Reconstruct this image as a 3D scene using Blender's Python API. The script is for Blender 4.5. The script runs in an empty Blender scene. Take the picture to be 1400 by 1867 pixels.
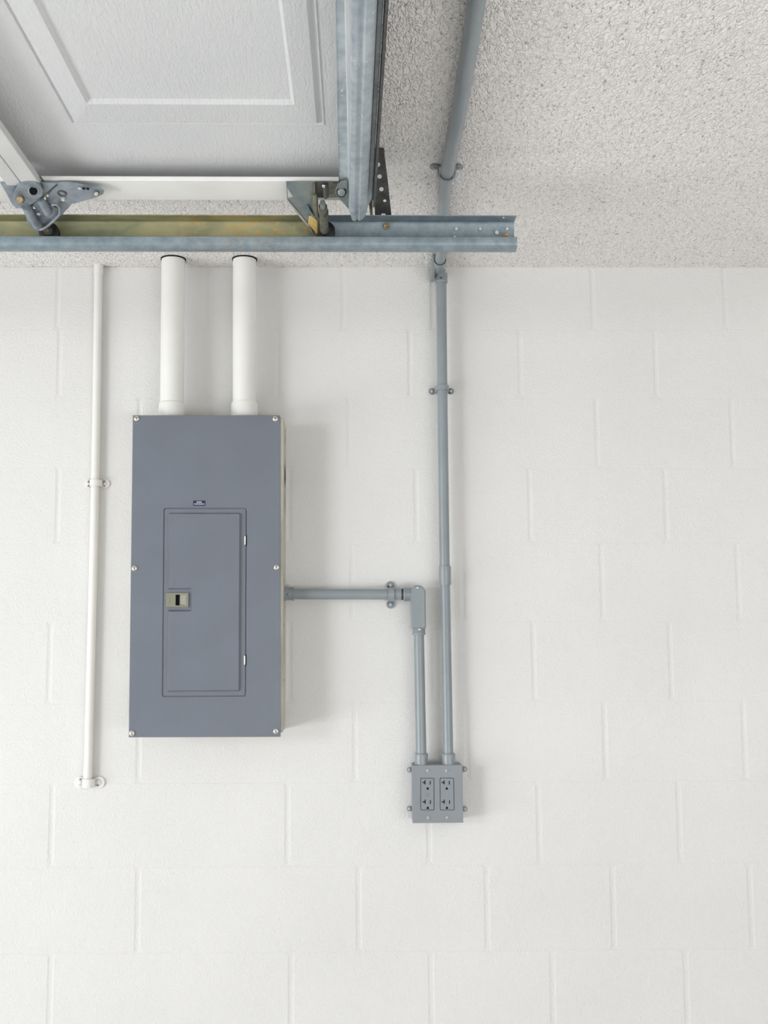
import bpy, bmesh, math, random
import numpy as np
from mathutils import Vector, Matrix

C = bpy.context.scene.collection
random.seed(7)
PI = math.pi

# ------------------------------------------------------------------ camera
W, H, F = 1400.0, 1867.0, 2000.0
CAM = Vector((0.0, -3.0, 1.45))
yaw, pitch, roll = 0.02388, 0.1093, -0.00688
fw = Vector((math.sin(yaw)*math.cos(pitch), math.cos(yaw)*math.cos(pitch), math.sin(pitch)))
r0 = Vector((math.cos(yaw), -math.sin(yaw), 0)); u0 = r0.cross(fw)
rt = r0*math.cos(roll)+u0*math.sin(roll); up = -r0*math.sin(roll)+u0*math.cos(roll)
cd = bpy.data.cameras.new('camera'); cam = bpy.data.objects.new('camera', cd); C.objects.link(cam)
M = Matrix.Identity(4)
for i in range(3):
    M[i][0], M[i][1], M[i][2], M[i][3] = rt[i], up[i], -fw[i], CAM[i]
cam.matrix_world = M
cd.sensor_fit = 'VERTICAL'; cd.sensor_height = 36.0; cd.lens = F/H*36.0
cd.clip_start = 0.05
bpy.context.scene.camera = cam

# ------------------------------------------------------------------ world and lights
wd = bpy.data.worlds.new('world'); bpy.context.scene.world = wd; wd.use_nodes = True
wd.node_tree.nodes['Background'].inputs[0].default_value = (0.86, 0.93, 1.0, 1)
wd.node_tree.nodes['Background'].inputs[1].default_value = 0.4

def area(name, loc, target, sx, sy, power, col, spread=180):
    l = bpy.data.lights.new(name, 'AREA'); l.shape = 'RECTANGLE'; l.size = sx; l.size_y = sy
    l.energy = power; l.color = col; l.spread = math.radians(spread)
    o = bpy.data.objects.new(name, l); C.objects.link(o); o.location = loc
    o.rotation_euler = (Vector(target)-Vector(loc)).to_track_quat('-Z', 'Y').to_euler()
    return o
# daylight of the open garage doorway on the left (its brightest stretch, then the whole opening)
area('doorway_daylight', (-6.4, -6.1, 2.15), (-0.2, 0.0, 1.5), 1.7, 1.5, 150, (0.965, 0.982, 1.0))
area('driveway_glare', (-4.4, -3.2, 0.35), (0.8, -2.0, 2.2), 4.4, 1.3, 60, (0.965, 0.982, 1.0))
area('apron_glare', (-3.7, -2.6, 0.2), (0.8, -1.4, 2.6), 3.0, 1.3, 92, (0.965, 0.982, 1.0))
# unseen fill lamps added at the rear and right-hand walls, which have no windows
area('rear_fill', (1.5, -5.8, 0.5), (0.6, -1.5, 2.4), 3.4, .8, 58, (0.965, 0.982, 1.0))
area('side_fill', (3.1, -3.5, 0.9), (0.8, -1.0, 1.9), 2.4, 1.4, 22, (0.965, 0.982, 1.0))

vs = bpy.context.scene.view_settings
bpy.context.scene.display_settings.display_device = 'sRGB'
vs.view_transform = 'Standard'; vs.look = 'None'; vs.gamma = 1.0; vs.use_curve_mapping = False
vs.exposure = 0.10

# ------------------------------------------------------------------ pixel -> point on a real plane
def ray(px, py):
    return fw*F + rt*(px-W/2) - up*(py-H/2)
def onY(px, py, Y):
    d = ray(px, py); return CAM + d*((Y-CAM.y)/d.y)
def onZ(px, py, Z):
    d = ray(px, py); return CAM + d*((Z-CAM.z)/d.z)
def onP(px, py, p0, n):
    d = ray(px, py); return CAM + d*((Vector(p0)-CAM).dot(n)/d.dot(n))

# ------------------------------------------------------------------ materials
def srgb(r, g, b):
    f = lambda c: (c/255/12.92) if c/255 <= .04045 else ((c/255+.055)/1.055)**2.4
    return (f(r), f(g), f(b), 1)
class NT:
    def __init__(s, name):
        s.m = bpy.data.materials.new(name); s.m.use_nodes = True
        s.t = s.m.node_tree; s.b = s.t.nodes['Principled BSDF']
        s.geo = s.n('ShaderNodeNewGeometry')
    def n(s, k, **kw):
        o = s.t.nodes.new(k)
        for a, v in kw.items(): setattr(o, a, v)
        return o
    def l(s, a, b): s.t.links.new(a, b)
    def coord(s, scale=(1, 1, 1)):
        mp = s.n('ShaderNodeMapping'); mp.inputs['Scale'].default_value = scale
        s.l(s.geo.outputs['Position'], mp.inputs['Vector']); return mp.outputs[0]
    def noise(s, scale, detail=3, rough=.5, dist=0, sc=(1, 1, 1)):
        o = s.n('ShaderNodeTexNoise'); s.l(s.coord(sc), o.inputs['Vector'])
        o.inputs['Scale'].default_value = scale; o.inputs['Detail'].default_value = detail
        o.inputs['Roughness'].default_value = rough; o.inputs['Distortion'].default_value = dist
        return o.outputs['Fac']
    def ramp(s, fac, stops):
        o = s.n('ShaderNodeValToRGB'); s.l(fac, o.inputs[0]); e = o.color_ramp.elements
        while len(e) < len(stops): e.new(.5)
        for q, (p, c) in zip(e, stops):
            q.position = p; q.color = c if len(c) == 4 else (*c, 1)
        return o.outputs[0]
    def mix(s, fac, a, b):
        o = s.n('ShaderNodeMix', data_type='RGBA')
        if isinstance(fac, float): o.inputs[0].default_value = fac
        else: s.l(fac, o.inputs[0])
        for v, i in ((a, 6), (b, 7)):
            if isinstance(v, tuple): o.inputs[i].default_value = v
            else: s.l(v, o.inputs[i])
        return o.outputs[2]
    def math(s, op, a, b=0.0, c=None):
        o = s.n('ShaderNodeMath', operation=op)
        for v, i in ((a, 0), (b, 1), (c, 2)):
            if v is None: continue
            if isinstance(v, (int, float)): o.inputs[i].default_value = v
            else: s.l(v, o.inputs[i])
        return o.outputs[0]
    def bump(s, h, dist, strength=1.0):
        o = s.n('ShaderNodeBump'); o.inputs['Distance'].default_value = dist
        o.inputs['Strength'].default_value = strength; s.l(h, o.inputs['Height'])
        s.l(o.outputs[0], s.b.inputs['Normal']); return o
    def col(s, c):
        if isinstance(c, tuple): s.b.inputs['Base Color'].default_value = c
        else: s.l(c, s.b.inputs['Base Color'])
    def set(s, rough=.5, metal=0.0, spec=.5):
        s.b.inputs['Roughness'].default_value = rough; s.b.inputs['Metallic'].default_value = metal
        s.b.inputs['Specular IOR Level'].default_value = spec

def m_wall():
    s = NT('painted_block'); n = s.noise(2.2, 4)
    s.col(s.ramp(n, [(0.3, srgb(220, 219, 217)), (0.7, srgb(226, 225, 223))])); s.set(.6, 0, .3)
    a = s.noise(165, 1.5, .5, .4); b = s.noise(30, 3, .5)
    s.bump(s.math('ADD', a, s.math('MULTIPLY', b, .9)), .0013, 1.0); return s.m
def m_ceil():
    s = NT('stippled_ceiling')
    a = s.noise(118, 1.0, .4, .9, (1, .5, 1)); b = s.noise(210, 1, .5, .5, (1, .5, 1))
    rg = s.n('ShaderNodeMapRange', interpolation_type='SMOOTHSTEP'); s.l(s.math('ABSOLUTE', s.math('SUBTRACT', a, .5)), rg.inputs[0])
    rg.inputs[1].default_value = -.02; rg.inputs[2].default_value = .17; rg.inputs[3].default_value = 1; rg.inputs[4].default_value = 0
    h = s.math('ADD', s.math('MULTIPLY', rg.outputs[0], .33), s.math('MULTIPLY', b, .45))
    n = s.noise(1.6, 2)
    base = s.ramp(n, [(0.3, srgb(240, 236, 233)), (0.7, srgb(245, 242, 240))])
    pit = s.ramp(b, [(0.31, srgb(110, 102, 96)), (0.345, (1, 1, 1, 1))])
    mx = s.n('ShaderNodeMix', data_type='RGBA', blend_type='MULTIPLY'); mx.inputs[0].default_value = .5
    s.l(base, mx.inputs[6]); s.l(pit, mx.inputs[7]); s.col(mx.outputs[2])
    s.set(.75, 0, .2); s.bump(h, .0058, 1.0); return s.m
def m_paint(name, c, rough=.45, bumpd=0.0, spec=.45, var=.06):
    s = NT(name); n = s.noise(9, 4)
    lo = tuple(x*(1-var) for x in c[:3])+(1,); hi = tuple(min(1, x*(1+var)) for x in c[:3])+(1,)
    s.col(s.ramp(n, [(.35, lo), (.65, hi)])); s.set(rough, 0, spec)
    if bumpd: s.bump(s.noise(260, 3, .5, .4), bumpd, .6)
    return s.m
def m_door():
    s = NT('embossed_door_paint'); n = s.noise(3, 3)
    s.col(s.ramp(n, [(.3, srgb(214, 215, 216)), (.7, srgb(221, 222, 222))])); s.set(.42, 0, .4)
    a = s.noise(85, 2, .5, 1.1, (2.2, .75, 1)); b = s.noise(34, 2, .5, 1.0, (4.2, .5, 1))
    s.bump(s.math('ADD', a, s.math('MULTIPLY', b, .7)), .0014, .8); return s.m
def m_metal(name, a, b, rough=.38, scale=40, metal=.85, scratch=False):
    s = NT(name); v = s.n('ShaderNodeTexVoronoi'); s.l(s.coord(), v.inputs['Vector']); v.inputs['Scale'].default_value = scale*1.6
    n = s.noise(scale, 4, .6, 0, (1, .22, 1) if scratch else (1, 1, 1))
    f = s.math('ADD', s.math('MULTIPLY', n, .8), s.math('MULTIPLY', v.outputs['Distance'], .3))
    c = s.ramp(f, [(.35, a), (.7, b)])
    if scratch:
        k = s.ramp(s.noise(120, 4, .7, 1.5, (1, .45, 1)), [(.625, (0, 0, 0)), (.66, (1, 1, 1))])
        c = s.mix(k, c, srgb(225, 230, 232))
    s.col(c); s.set(rough, metal, .5); s.bump(n, .0006, .5); return s.m
def m_rail():
    s = NT('galvanised_rail_with_gold_chromate')
    n = s.noise(45, 4, .6); blue = s.ramp(n, [(.35, srgb(126, 141, 149)), (.7, srgb(150, 164, 171))])
    gold = s.ramp(s.noise(14, 3, .6, .5, (.6, 1, 1)), [(.35, srgb(134, 138, 104)), (.65, srgb(182, 174, 124))])
    sep = s.n('ShaderNodeSeparateXYZ'); s.l(s.geo.outputs['Position'], sep.inputs[0])
    xr = s.n('ShaderNodeMapRange'); s.l(s.math('ADD', sep.outputs[0], s.math('MULTIPLY', n, .02)), xr.inputs[0])
    xr.inputs[1].default_value = XG-.01; xr.inputs[2].default_value = XG+.012; xr.inputs[3].default_value = 1; xr.inputs[4].default_value = 0
    zr = s.n('ShaderNodeMapRange'); s.l(sep.outputs[2], zr.inputs[0])        # the front lip stayed grey
    zr.inputs[1].default_value = ZLIP; zr.inputs[2].default_value = ZLIP+.001
    zr.inputs[3].default_value = 0.0; zr.inputs[4].default_value = .85
    f = s.math('MULTIPLY', xr.outputs[0], zr.outputs[0])
    c = s.mix(f, blue, gold)
    # ochre squiggles of dried chromate
    w = s.noise(20, 1.5, .5, 2.2, (.8, 1, 1.8))
    line = s.ramp(s.math('ABSOLUTE', s.math('SUBTRACT', s.math('FRACT', s.math('MULTIPLY', w, 5)), .5)), [(.04, (1, 1, 1)), (.16, (0, 0, 0))])
    xa = s.n('ShaderNodeMapRange', interpolation_type='SMOOTHSTEP'); s.l(s.math('ABSOLUTE', s.math('SUBTRACT', sep.outputs[0], XG-.17)), xa.inputs[0])
    xa.inputs[1].default_value = .06; xa.inputs[2].default_value = .22; xa.inputs[3].default_value = 1; xa.inputs[4].default_value = 0
    mk = s.ramp(s.noise(11, 2, .5, 0, (1, 1, 2.5)), [(.38, (0, 0, 0)), (.46, (1, 1, 1))])
    s.col(s.mix(s.math('MULTIPLY', s.math('MULTIPLY', s.math('MULTIPLY', line, mk), xa.outputs[0]), s.math('MULTIPLY_ADD', zr.outputs[0], .7, .3)), c, srgb(208, 162, 84)))
    s.set(.42, .35, .5); s.bump(n, .0004, .5); return s.m

# ------------------------------------------------------------------ mesh helpers
def finish(name, bm, mat, parent=None, smooth=False, bevel=0.0, seg=2, angle=35, origin=None):
    """One bmesh in world coordinates becomes ONE object with its origin at its own middle."""
    bmesh.ops.recalc_face_normals(bm, faces=bm.faces)
    me = bpy.data.meshes.new(name); 
    co = np.array([v.co[:] for v in bm.verts]); mid = Vector((co.min(0)+co.max(0))/2) if origin is None else Vector(origin)
    bmesh.ops.translate(bm, verts=bm.verts, vec=-mid)
    bm.to_mesh(me); bm.free(); me.materials.append(mat)
    if smooth:
        me.polygons.foreach_set('use_smooth', [True]*len(me.polygons))
        try: me.set_sharp_from_angle(angle=math.radians(angle))
        except Exception: pass
    o = bpy.data.objects.new(name, me); C.objects.link(o)
    if parent is not None:
        o.parent = parent
        q = mid.copy(); p = parent
        while p is not None: q -= p.location; p = p.parent
        o.location = q
    else: o.location = mid
    if bevel:
        b = o.modifiers.new('bevel', 'BEVEL'); b.width = bevel; b.segments = seg; b.limit_method = 'ANGLE'; b.angle_limit = math.radians(40)
    return o
def thing(name, loc, label, cat, group=None):
    o = bpy.data.objects.new(name, None); C.objects.link(o); o.location = loc; o.empty_display_size = .05
    o['label'] = label; o['category'] = cat
    if group: o['group'] = group
    return o
def box(bm, a, b):
    a, b = Vector(a), Vector(b)
    r = bmesh.ops.create_cube(bm, size=1)['verts']
    for v in r:
        v.co = Vector([(a[i]+b[i])/2 + v.co[i]*abs(b[i]-a[i]) for i in range(3)])
def frame(d):
    d = d.normalized(); a = Vector((0, 0, 1)) if abs(d.z) < .9 else Vector((1, 0, 0))
    x = d.cross(a).normalized(); return x, x.cross(d).normalized()
def tube(bm, pts, rad, seg=24, caps=True):
    """Round bar along pts; rad is one number or one per point."""
    pts = [Vector(p) for p in pts]; n = len(pts)
    rad = rad if isinstance(rad, (list, tuple)) else [rad]*n
    rings = []; px = None
    for i, p in enumerate(pts):
        d = (pts[min(i+1, n-1)]-pts[max(i-1, 0)])
        if d.length < 1e-9: d = pts[-1]-pts[0]
        d.normalize()
        if px is None: x, y = frame(d)
        else:
            x = (px - d*px.dot(d)).normalized(); y = x.cross(d)
        px = x
        rings.append([bm.verts.new(p+(x*math.cos(2*PI*k/seg)+y*math.sin(2*PI*k/seg))*rad[i]) for k in range(seg)])
    for a, b in zip(rings, rings[1:]):
        for k in range(seg): bm.faces.new((a[k], a[(k+1) % seg], b[(k+1) % seg], b[k]))
    if caps:
        bm.faces.new(rings[0]); bm.faces.new(rings[-1][::-1])
def steps(bm, p0, p1, prof, seg=24):
    """Turned shape on the axis p0-p1; prof = (fraction, radius) list."""
    p0, p1 = Vector(p0), Vector(p1); d = p1-p0; x, y = frame(d); rings = []
    for t, r in prof:
        rings.append([bm.verts.new(p0+d*t+(x*math.cos(2*PI*k/seg)+y*math.sin(2*PI*k/seg))*max(r, 1e-5)) for k in range(seg)])
    for a, b in zip(rings, rings[1:]):
        for k in range(seg): bm.faces.new((a[k], a[(k+1) % seg], b[(k+1) % seg], b[k]))
    bm.faces.new(rings[0]); bm.faces.new(rings[-1][::-1])
def prism(bm, pts, off, holes=()):
    """Flat outline (3-D points) with optional holes, given thickness by the vector off."""
    off = Vector(off); edges = []; loops = []
    for lp in (pts, *holes):
        vs_ = [bm.verts.new(Vector(p)) for p in lp]; loops.append(vs_)
        edges += [bm.edges.new((vs_[i], vs_[(i+1) % len(vs_)])) for i in range(len(vs_))]
    if holes:
        n = (Vector(pts[1])-Vector(pts[0])).cross(Vector(pts[2])-Vector(pts[1])).normalized()
        g = bmesh.ops.triangle_fill(bm, use_beauty=True, edges=edges, normal=n)
        faces = [f for f in g['geom'] if isinstance(f, bmesh.types.BMFace)]
    else: faces = [bm.faces.new(loops[0])]
    ex = bmesh.ops.extrude_face_region(bm, geom=faces, use_keep_orig=True)
    bmesh.ops.translate(bm, verts=[v for v in ex['geom'] if isinstance(v, bmesh.types.BMVert)], vec=off)
def circ(c, r, ax=Vector((1, 0, 0)), ay=Vector((0, 0, 1)), seg=16):
    return [Vector(c)+ax*r*math.cos(2*PI*k/seg)+ay*r*math.sin(2*PI*k/seg) for k in range(seg)]
def rrect(x0, z0, x1, z1, r, Y, seg=4):
    out = []
    for cx, cz, a0 in ((x1-r, z0+r, -PI/2), (x1-r, z1-r, 0), (x0+r, z1-r, PI/2), (x0+r, z0+r, PI)):
        for k in range(seg+1):
            a = a0+PI/2*k/seg; out.append(Vector((cx+r*math.cos(a), Y, cz+r*math.sin(a))))
    return out
def inset(pts, d):
    """Miter inset of an outline in the XZ plane (counter-clockwise seen from -Y)."""
    n = len(pts); out = []
    for i in range(n):
        a, b, c = pts[i-1], pts[i], pts[(i+1) % n]
        e1 = (b-a).normalized(); e2 = (c-b).normalized()
        n1 = Vector((-e1.z, 0, e1.x)); n2 = Vector((-e2.z, 0, e2.x))
        m = (n1+n2); k = d/max(.35, (1+n1.dot(n2))); out.append(b+m*k)
    return out
def raised(bm, pts, h, bev):
    """Outline standing h towards -Y with a sloping rim of width bev."""
    a = [bm.verts.new(p) for p in pts]; b = [bm.verts.new(p+Vector((0, -h, 0))) for p in inset(pts, bev)]
    n = len(a)
    for i in range(n): bm.faces.new((a[i], a[(i+1) % n], b[(i+1) % n], b[i]))
    edges = [bm.edges.get((b[i], b[(i+1) % n])) for i in range(n)]
    bmesh.ops.triangle_fill(bm, use_beauty=True, edges=edges, normal=Vector((0, -1, 0)))
def dup(o, loc, parent=None):
    c = o.copy(); C.objects.link(c); c.location = loc
    if parent is not None: c.parent = parent
    return c
def new(): return bmesh.new()

# ------------------------------------------------------------------ key planes
ZC = onY(700, 487, 0).z                 # ceiling height
TF = -0.70                              # front of the track
ZLIP = onY(500, 431.5, TF).z
XG = onY(600, 420, TF).x                # where the gold chromate stops
WALL, CEIL = m_wall(), m_ceil()
GREY = m_paint('slate_panel_enamel', srgb(113, 119, 129), .36, .0001, .5, .03)
CONDUIT = m_paint('grey_conduit_paint', srgb(139, 147, 152), .3, .0003, .5, .05)
BOXGREY = m_paint('grey_box_paint', srgb(137, 142, 147), .45, .0002, .45, .04)
WHITE = m_paint('white_pipe_paint', srgb(236, 235, 231), .4, .0003, .45, .015)
OFFWHITE = m_paint('white_wall_paint_on_metal', srgb(232, 230, 226), .5, .0004, .4, .02)
SIDE = m_paint('overpainted_beige_metal', srgb(190, 186, 172), .55, .0006, .4, .12)
DOOR = m_door()
STILE = m_paint('white_door_frame_paint', srgb(240, 239, 236), .45, .0003, .4, .03)
SKINEDGE = m_paint('pale_rail_paint', srgb(208, 208, 206), .4, .0002, .5, .06)
GALV = m_metal('galvanised_steel', srgb(158, 170, 177), srgb(196, 205, 210), .4, 28, .35, True)
HINGE = m_metal('blue_grey_zinc', srgb(118, 128, 136), srgb(148, 157, 164), .4, 30, .35)
PLATE = m_metal('zinc_plate_with_stains', srgb(112, 128, 136), srgb(146, 152, 146), .45, 24, .5)
OLIVE = m_metal('olive_chromate_steel', srgb(92, 94, 84), srgb(128, 128, 110), .4, 40, .5)
GOLD = m_metal('gold_chromate_steel', srgb(196, 160, 88), srgb(226, 200, 130), .45, 40, .3)
DARK = m_metal('dark_bare_steel', srgb(66, 67, 66), srgb(88, 88, 86), .5, 50, .4)
BRASS = m_metal('yellow_zinc_bolt', srgb(150, 125, 95), srgb(196, 176, 146), .35, 90, .6)
STEEL = m_metal('bright_screw_steel', srgb(200, 198, 188), srgb(226, 224, 214), .25, 60, .7)
BLACK = m_paint('black_nylon', srgb(20, 20, 22), .4, 0, .5, .1)
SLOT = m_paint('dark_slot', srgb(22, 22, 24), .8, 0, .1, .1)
LATCH = m_paint('khaki_latch_plastic', srgb(134, 134, 116), .42, 0, .5, .04)
NAVY = m_paint('navy_sticker', srgb(32, 34, 66), .4, 0, .5, .04)
INK = m_paint('white_print', srgb(205, 205, 220), .6, 0, .3, .04)
RAIL = m_rail()
PALE = m_paint('painted_screw_head', srgb(186, 192, 196), .35, 0, .5, .04)
FLOORM = m_paint('pale_concrete', srgb(214, 212, 208), .7, .001, .3, .1)
ROOMW = m_paint('white_room_paint', srgb(226, 224, 219), .7, 0, .3, .02)

# ------------------------------------------------------------------ structure
def struct(name, bm, m, **k):
    o = finish(name, bm, m, **k); o['kind'] = 'structure'; return o
X0, X1, YB = -3.0, 3.2, -6.0
bm = new(); box(bm, (X0, .0014, 0), (X1, .2, ZC+.05)); wall = struct('wall_back', bm, WALL)
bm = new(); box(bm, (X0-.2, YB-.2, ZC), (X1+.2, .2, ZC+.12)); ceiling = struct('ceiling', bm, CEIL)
bm = new(); box(bm, (X0-5, YB-2.5, -.15), (X1+.2, .2, 0)); struct('floor', bm, FLOORM)
bm = new(); box(bm, (X1, YB, 0), (X1+.2, 0, ZC)); struct('wall_right', bm, ROOMW)
bm = new(); box(bm, (X0, YB-.2, 0), (X1, YB, ZC)); struct('wall_front', bm, ROOMW)
bm = new(); box(bm, (X0-.2, -.75, 0), (X0, 0, ZC)); box(bm, (X0-.2, YB, 0), (X0, -5.4, ZC)); box(bm, (X0-.2, -5.4, 2.37), (X0, -.75, ZC))
struct('wall_left', bm, ROOMW)

# --- painted concrete blocks: beds as (y at left, y at right), perpends as x pixel in mid course
LX, RX = 60, 1300
beds = [(487, 487), (600, 600), (724.5, 725.5), (852, 853), (990, 988.5), (1135, 1131), (1283.5, 1276), (1428.5, 1422.5), (1581.5, 1574), (1740, 1731.5), (1902, 1893)]
cols = [[-130, 105, 376, 625, 788, 1080, 1321, 1560],
        [-140, 108, 507, 747, 948, 1195, 1440],
        [-120, 254, 636, 838, 1088, 1334.5, 1580],
        [-140, 105, 395, 527.5, 758.5, 966, 1213.5, 1460],
        [-110, 254, 642, 844, 1097, 1345.5, 1595],
        [-150, 90, 395, 528, 790, 973, 1222.5, 1475],
        [-120, 253, 647, 852, 1103, 1357, 1610],
        [-160, 94, 524, 782, 982.5, 1238.5, 1490],
        [-110, 251, 654, 888, 1118, 1369, 1620],
        [-150, 91, 530.5, 786.5, 1008, 1252, 1500]]
bedline = []
for l, r in beds:
    a, b = onY(LX, l, 0), onY(RX, r, 0); bedline.append((a.z, (b.z-a.z)/(b.x-a.x), a.x))
zb = lambda i, x: bedline[i][0]+bedline[i][1]*(x-bedline[i][2])
rows = []
for i, cs in enumerate(cols):
    ym = (sum(beds[i])+sum(beds[i+1]))/4
    xs = [onY(c, ym, 0).x for c in cs]
    while xs[0] > -2.6: xs.insert(0, xs[0]-.385)
    while xs[-1] < 2.7: xs.append(xs[-1]+.385)
    rows.append((i, xs, None))
z = bedline[-1][0]; k = 0
while z > .05:
    z2 = max(0.0, z-.232); rows.append((None, [-2.7+(k % 2)*.19+.385*q for q in range(15)], (z, z2))); z = z2; k += 1
nblocks = 0
GV, GH, CH = .0046, .0008, .0070
for i, xs, zz in rows:
    for a, b in zip(xs, xs[1:]):
        pr = random.uniform(-.00008, .00008)
        def ring(gv, gh, ch, Yv, Y):
            x0, x1 = a+gv, b-gv
            if zz is None: z1 = (zb(i, a)-gh, zb(i, b)-gh); z0 = (zb(i+1, a)+gh, zb(i+1, b)+gh)
            else: z1 = (zz[0]-gh,)*2; z0 = (zz[1]+gh,)*2
            return [(x0+ch, Y, z0[0]), (x1-ch, Y, z0[1]), (x1, Yv, z0[1]+ch), (x1, Yv, z1[1]-ch), (x1-ch, Y, z1[1]), (x0+ch, Y, z1[0]), (x0, Yv, z1[0]-ch), (x0, Yv, z0[0]+ch)]
        bm = new()
        zc_ = (zz[0] if zz else zb(i, a)); low = min(1.0, max(0.0, (1.6-zc_)/1.1)); ed = .00060+.00045*low
        eh = .00018+.00065*low
        R = [ring(GV-.0016, 0, CH, .02, .02), ring(GV-.0016, 0, CH, .0012, pr+eh*1.5), ring(GV+.0008, .0009, CH, pr+ed, pr+eh), ring(GV+.0040, .0058, CH, pr, pr)]
        V = [[bm.verts.new(p) for p in q] for q in R]
        for p, q in zip(V, V[1:]):
            for t in range(8): bm.faces.new((p[t], p[(t+1) % 8], q[(t+1) % 8], q[t]))
        bm.faces.new(V[-1])
        finish('block', bm, WALL, wall, smooth=False); nblocks += 1

# round cut-outs in the ceiling around the two white pipes
def pipe_hole(c, r):
    bm = new(); steps(bm, (c.x, c.y, ZC+.001), (c.x, c.y, ZC-.0035), [(0, r), (1, r)], 32); finish('pipe_hole', bm, SLOT, ceiling)

# ------------------------------------------------------------------ small makers
def screw(c, r, parent, mat=STEEL, name='screw', slot=True, d=Vector((0, -1, 0)), h=.4):
    bm = new(); c = Vector(c)
    steps(bm, c, c+d*r*h*1.6, [(0, r*1.0), (.35, r), (.75, r*.75), (1, r*.35)], 14)
    o = finish(name, bm, mat, parent, smooth=True, angle=50)
    if slot:
        bm = new(); x, y = frame(d); q = c+d*r*h*1.62
        a = x*.8+y*.6; b = a.cross(d).normalized(); a.normalize()
        prism(bm, [q-a*r*.35-b*r*.1, q+a*r*.35-b*r*.1, q+a*r*.35+b*r*.1, q-a*r*.35+b*r*.1], d*r*.06)
        s = finish('screw_slot', bm, SLOT, o) if parent is None or parent.parent is None else None
        if s is None: bm.free() if bm.is_valid else None
    return o
def strap(parent, p, axis, side, r, wd, reach, mat, out=Vector((0, -1, 0)), scr=None, back=None, th=.0030, ears=(1, 1)):
    """Saddle strap over a pipe at p: hoop plus two ears on the surface behind; axis = pipe direction."""
    axis = axis.normalized(); bm = new(); scr = scr or PALE
    back = back if back is not None else r
    n = 14
    path = []
    if ears[0]: path += [(-reach, -back+th), (-(r+.004), -back+th)]
    for k in range(n+1):
        a = PI-PI*k/n; path.append(((r+th)*math.cos(a), (r+th)*math.sin(a)))
    if ears[1]: path += [((r+.004), -back+th), (reach, -back+th)]
    P = [p+side*a+out*b for a, b in path]
    for a, b in zip(P, P[1:]):
        d = (b-a).normalized(); nn = axis.cross(d).normalized()*th*.5
        q = [a-axis*wd/2-nn, a+axis*wd/2-nn, a+axis*wd/2+nn, a-axis*wd/2+nn]
        e = d*((b-a).length+.0004)
        v = [bm.verts.new(x) for x in q]+[bm.verts.new(x+e) for x in q]
        for f in ((0, 1, 2, 3), (7, 6, 5, 4), (0, 4, 5, 1), (1, 5, 6, 2), (2, 6, 7, 3), (3, 7, 4, 0)): bm.faces.new([v[i] for i in f])
    for s_, on in ((-1, ears[0]), (1, ears[1])):
        if on:
            c = p+side*s_*reach+out*(-back+th*.5)
            steps(bm, c, c+out*th, [(0, wd*.68), (1, wd*.68)], 18)
    o = finish('strap', bm, mat, parent, smooth=True, angle=40)
    for s_, on in ((-1, ears[0]), (1, ears[1])):
        if on: screw(p+side*s_*reach+out*(-back+th*1.5), wd*.30, o, scr, slot=False, d=out, h=.35)
    return o
def hub(bm, p0, p1, r, lip=.0008):
    steps(bm, p0, p1, [(0, r), (.06, r+lip), (.2, r+lip), (.24, r), (.9, r), (1, r-.0006)], 28)

# ------------------------------------------------------------------ breaker panel
YF = -.128
tl, tr_, br_, bl = onY(242, 757, YF), onY(510.5, 757, YF), onY(511.5, 1343.5, YF), onY(234.5, 1344.5, YF)
panel = thing('breaker_panel', ((tl.x+tr_.x)/2, -.06, bl.z), 'tall slate grey electrical breaker panel with a small hinged door, on the block wall', 'breaker panel')
bm = new()
bt, bb = tr_.z-.004, br_.z+.010
box(bm, (tl.x+.006, YF+.0043, bb), (tr_.x+.0075, .0, bt))
body = finish('enclosure_box', bm, SIDE, panel, bevel=.001); body['label'] = 'beige overpainted side of the box'
# front cover with the door opening cut out
def F_(px, py, Y=YF): return onY(px, py, Y)
def pf(lst, Y): return [onY(x, y, Y) for x, y in lst]
def rquad(q, r, Y, seg=4):
    """Rounded-corner outline of four pixel corners listed counter-clockwise from lower left."""
    P = pf(q, Y); out = []
    for i in range(4):
        a, b, c = P[i-1], P[i], P[(i+1) % 4]
        e1 = (a-b).normalized(); e2 = (c-b).normalized(); s0 = b+e1*r; s1 = b+e2*r
        for k in range(seg+1):
            t = k/seg; out.append((s0*(1-t)**2+b*2*t*(1-t)+s1*t*t))
    return out
bm = new()
outer = [bl, br_, tr_, tl]
outer = [Vector((p.x, YF, p.z)) for p in outer]
hole = rquad([(295.5, 1270.5), (448.5, 1269.5), (450, 926), (298.5, 926)], .006, YF)
prism(bm, outer, (0, .0035, 0), [hole])
cover = finish('front_cover', bm, GREY, panel, bevel=.0009, seg=2)
bm = new(); box(bm, (F_(290, 1280).x, YF+.0037, F_(290, 1280).z), (F_(455, 920).x, YF+.0042, F_(455, 920).z)); finish('inner_backing', bm, GREY, panel)
# hinged door: slab, then the raised field notched round the latch
bm = new()
DY = YF+.0006
slab = rquad([(297.2, 1268.8), (446.5, 1268), (447.8, 927.8), (300.2, 927.8)], .005, DY)
nt = [(302, 1108.5), (344.5, 1108.5), (344.5, 1079), (302, 1079)]
prism(bm, slab, (0, .003, 0), [pf([(319.8, 1103.8), (338.2, 1103.8), (338.4, 1084.2), (320, 1084.2)], DY)])
pd = finish('panel_door', bm, GREY, panel, bevel=.0008)
bm = new()
fld = [(304.5, 1261.5), (438, 1260.5), (439.5, 935), (307, 935), (306.3, 1075), (348.5, 1074.5), (348.2, 1112), (305.8, 1112)]
P = pf(fld, DY)
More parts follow.
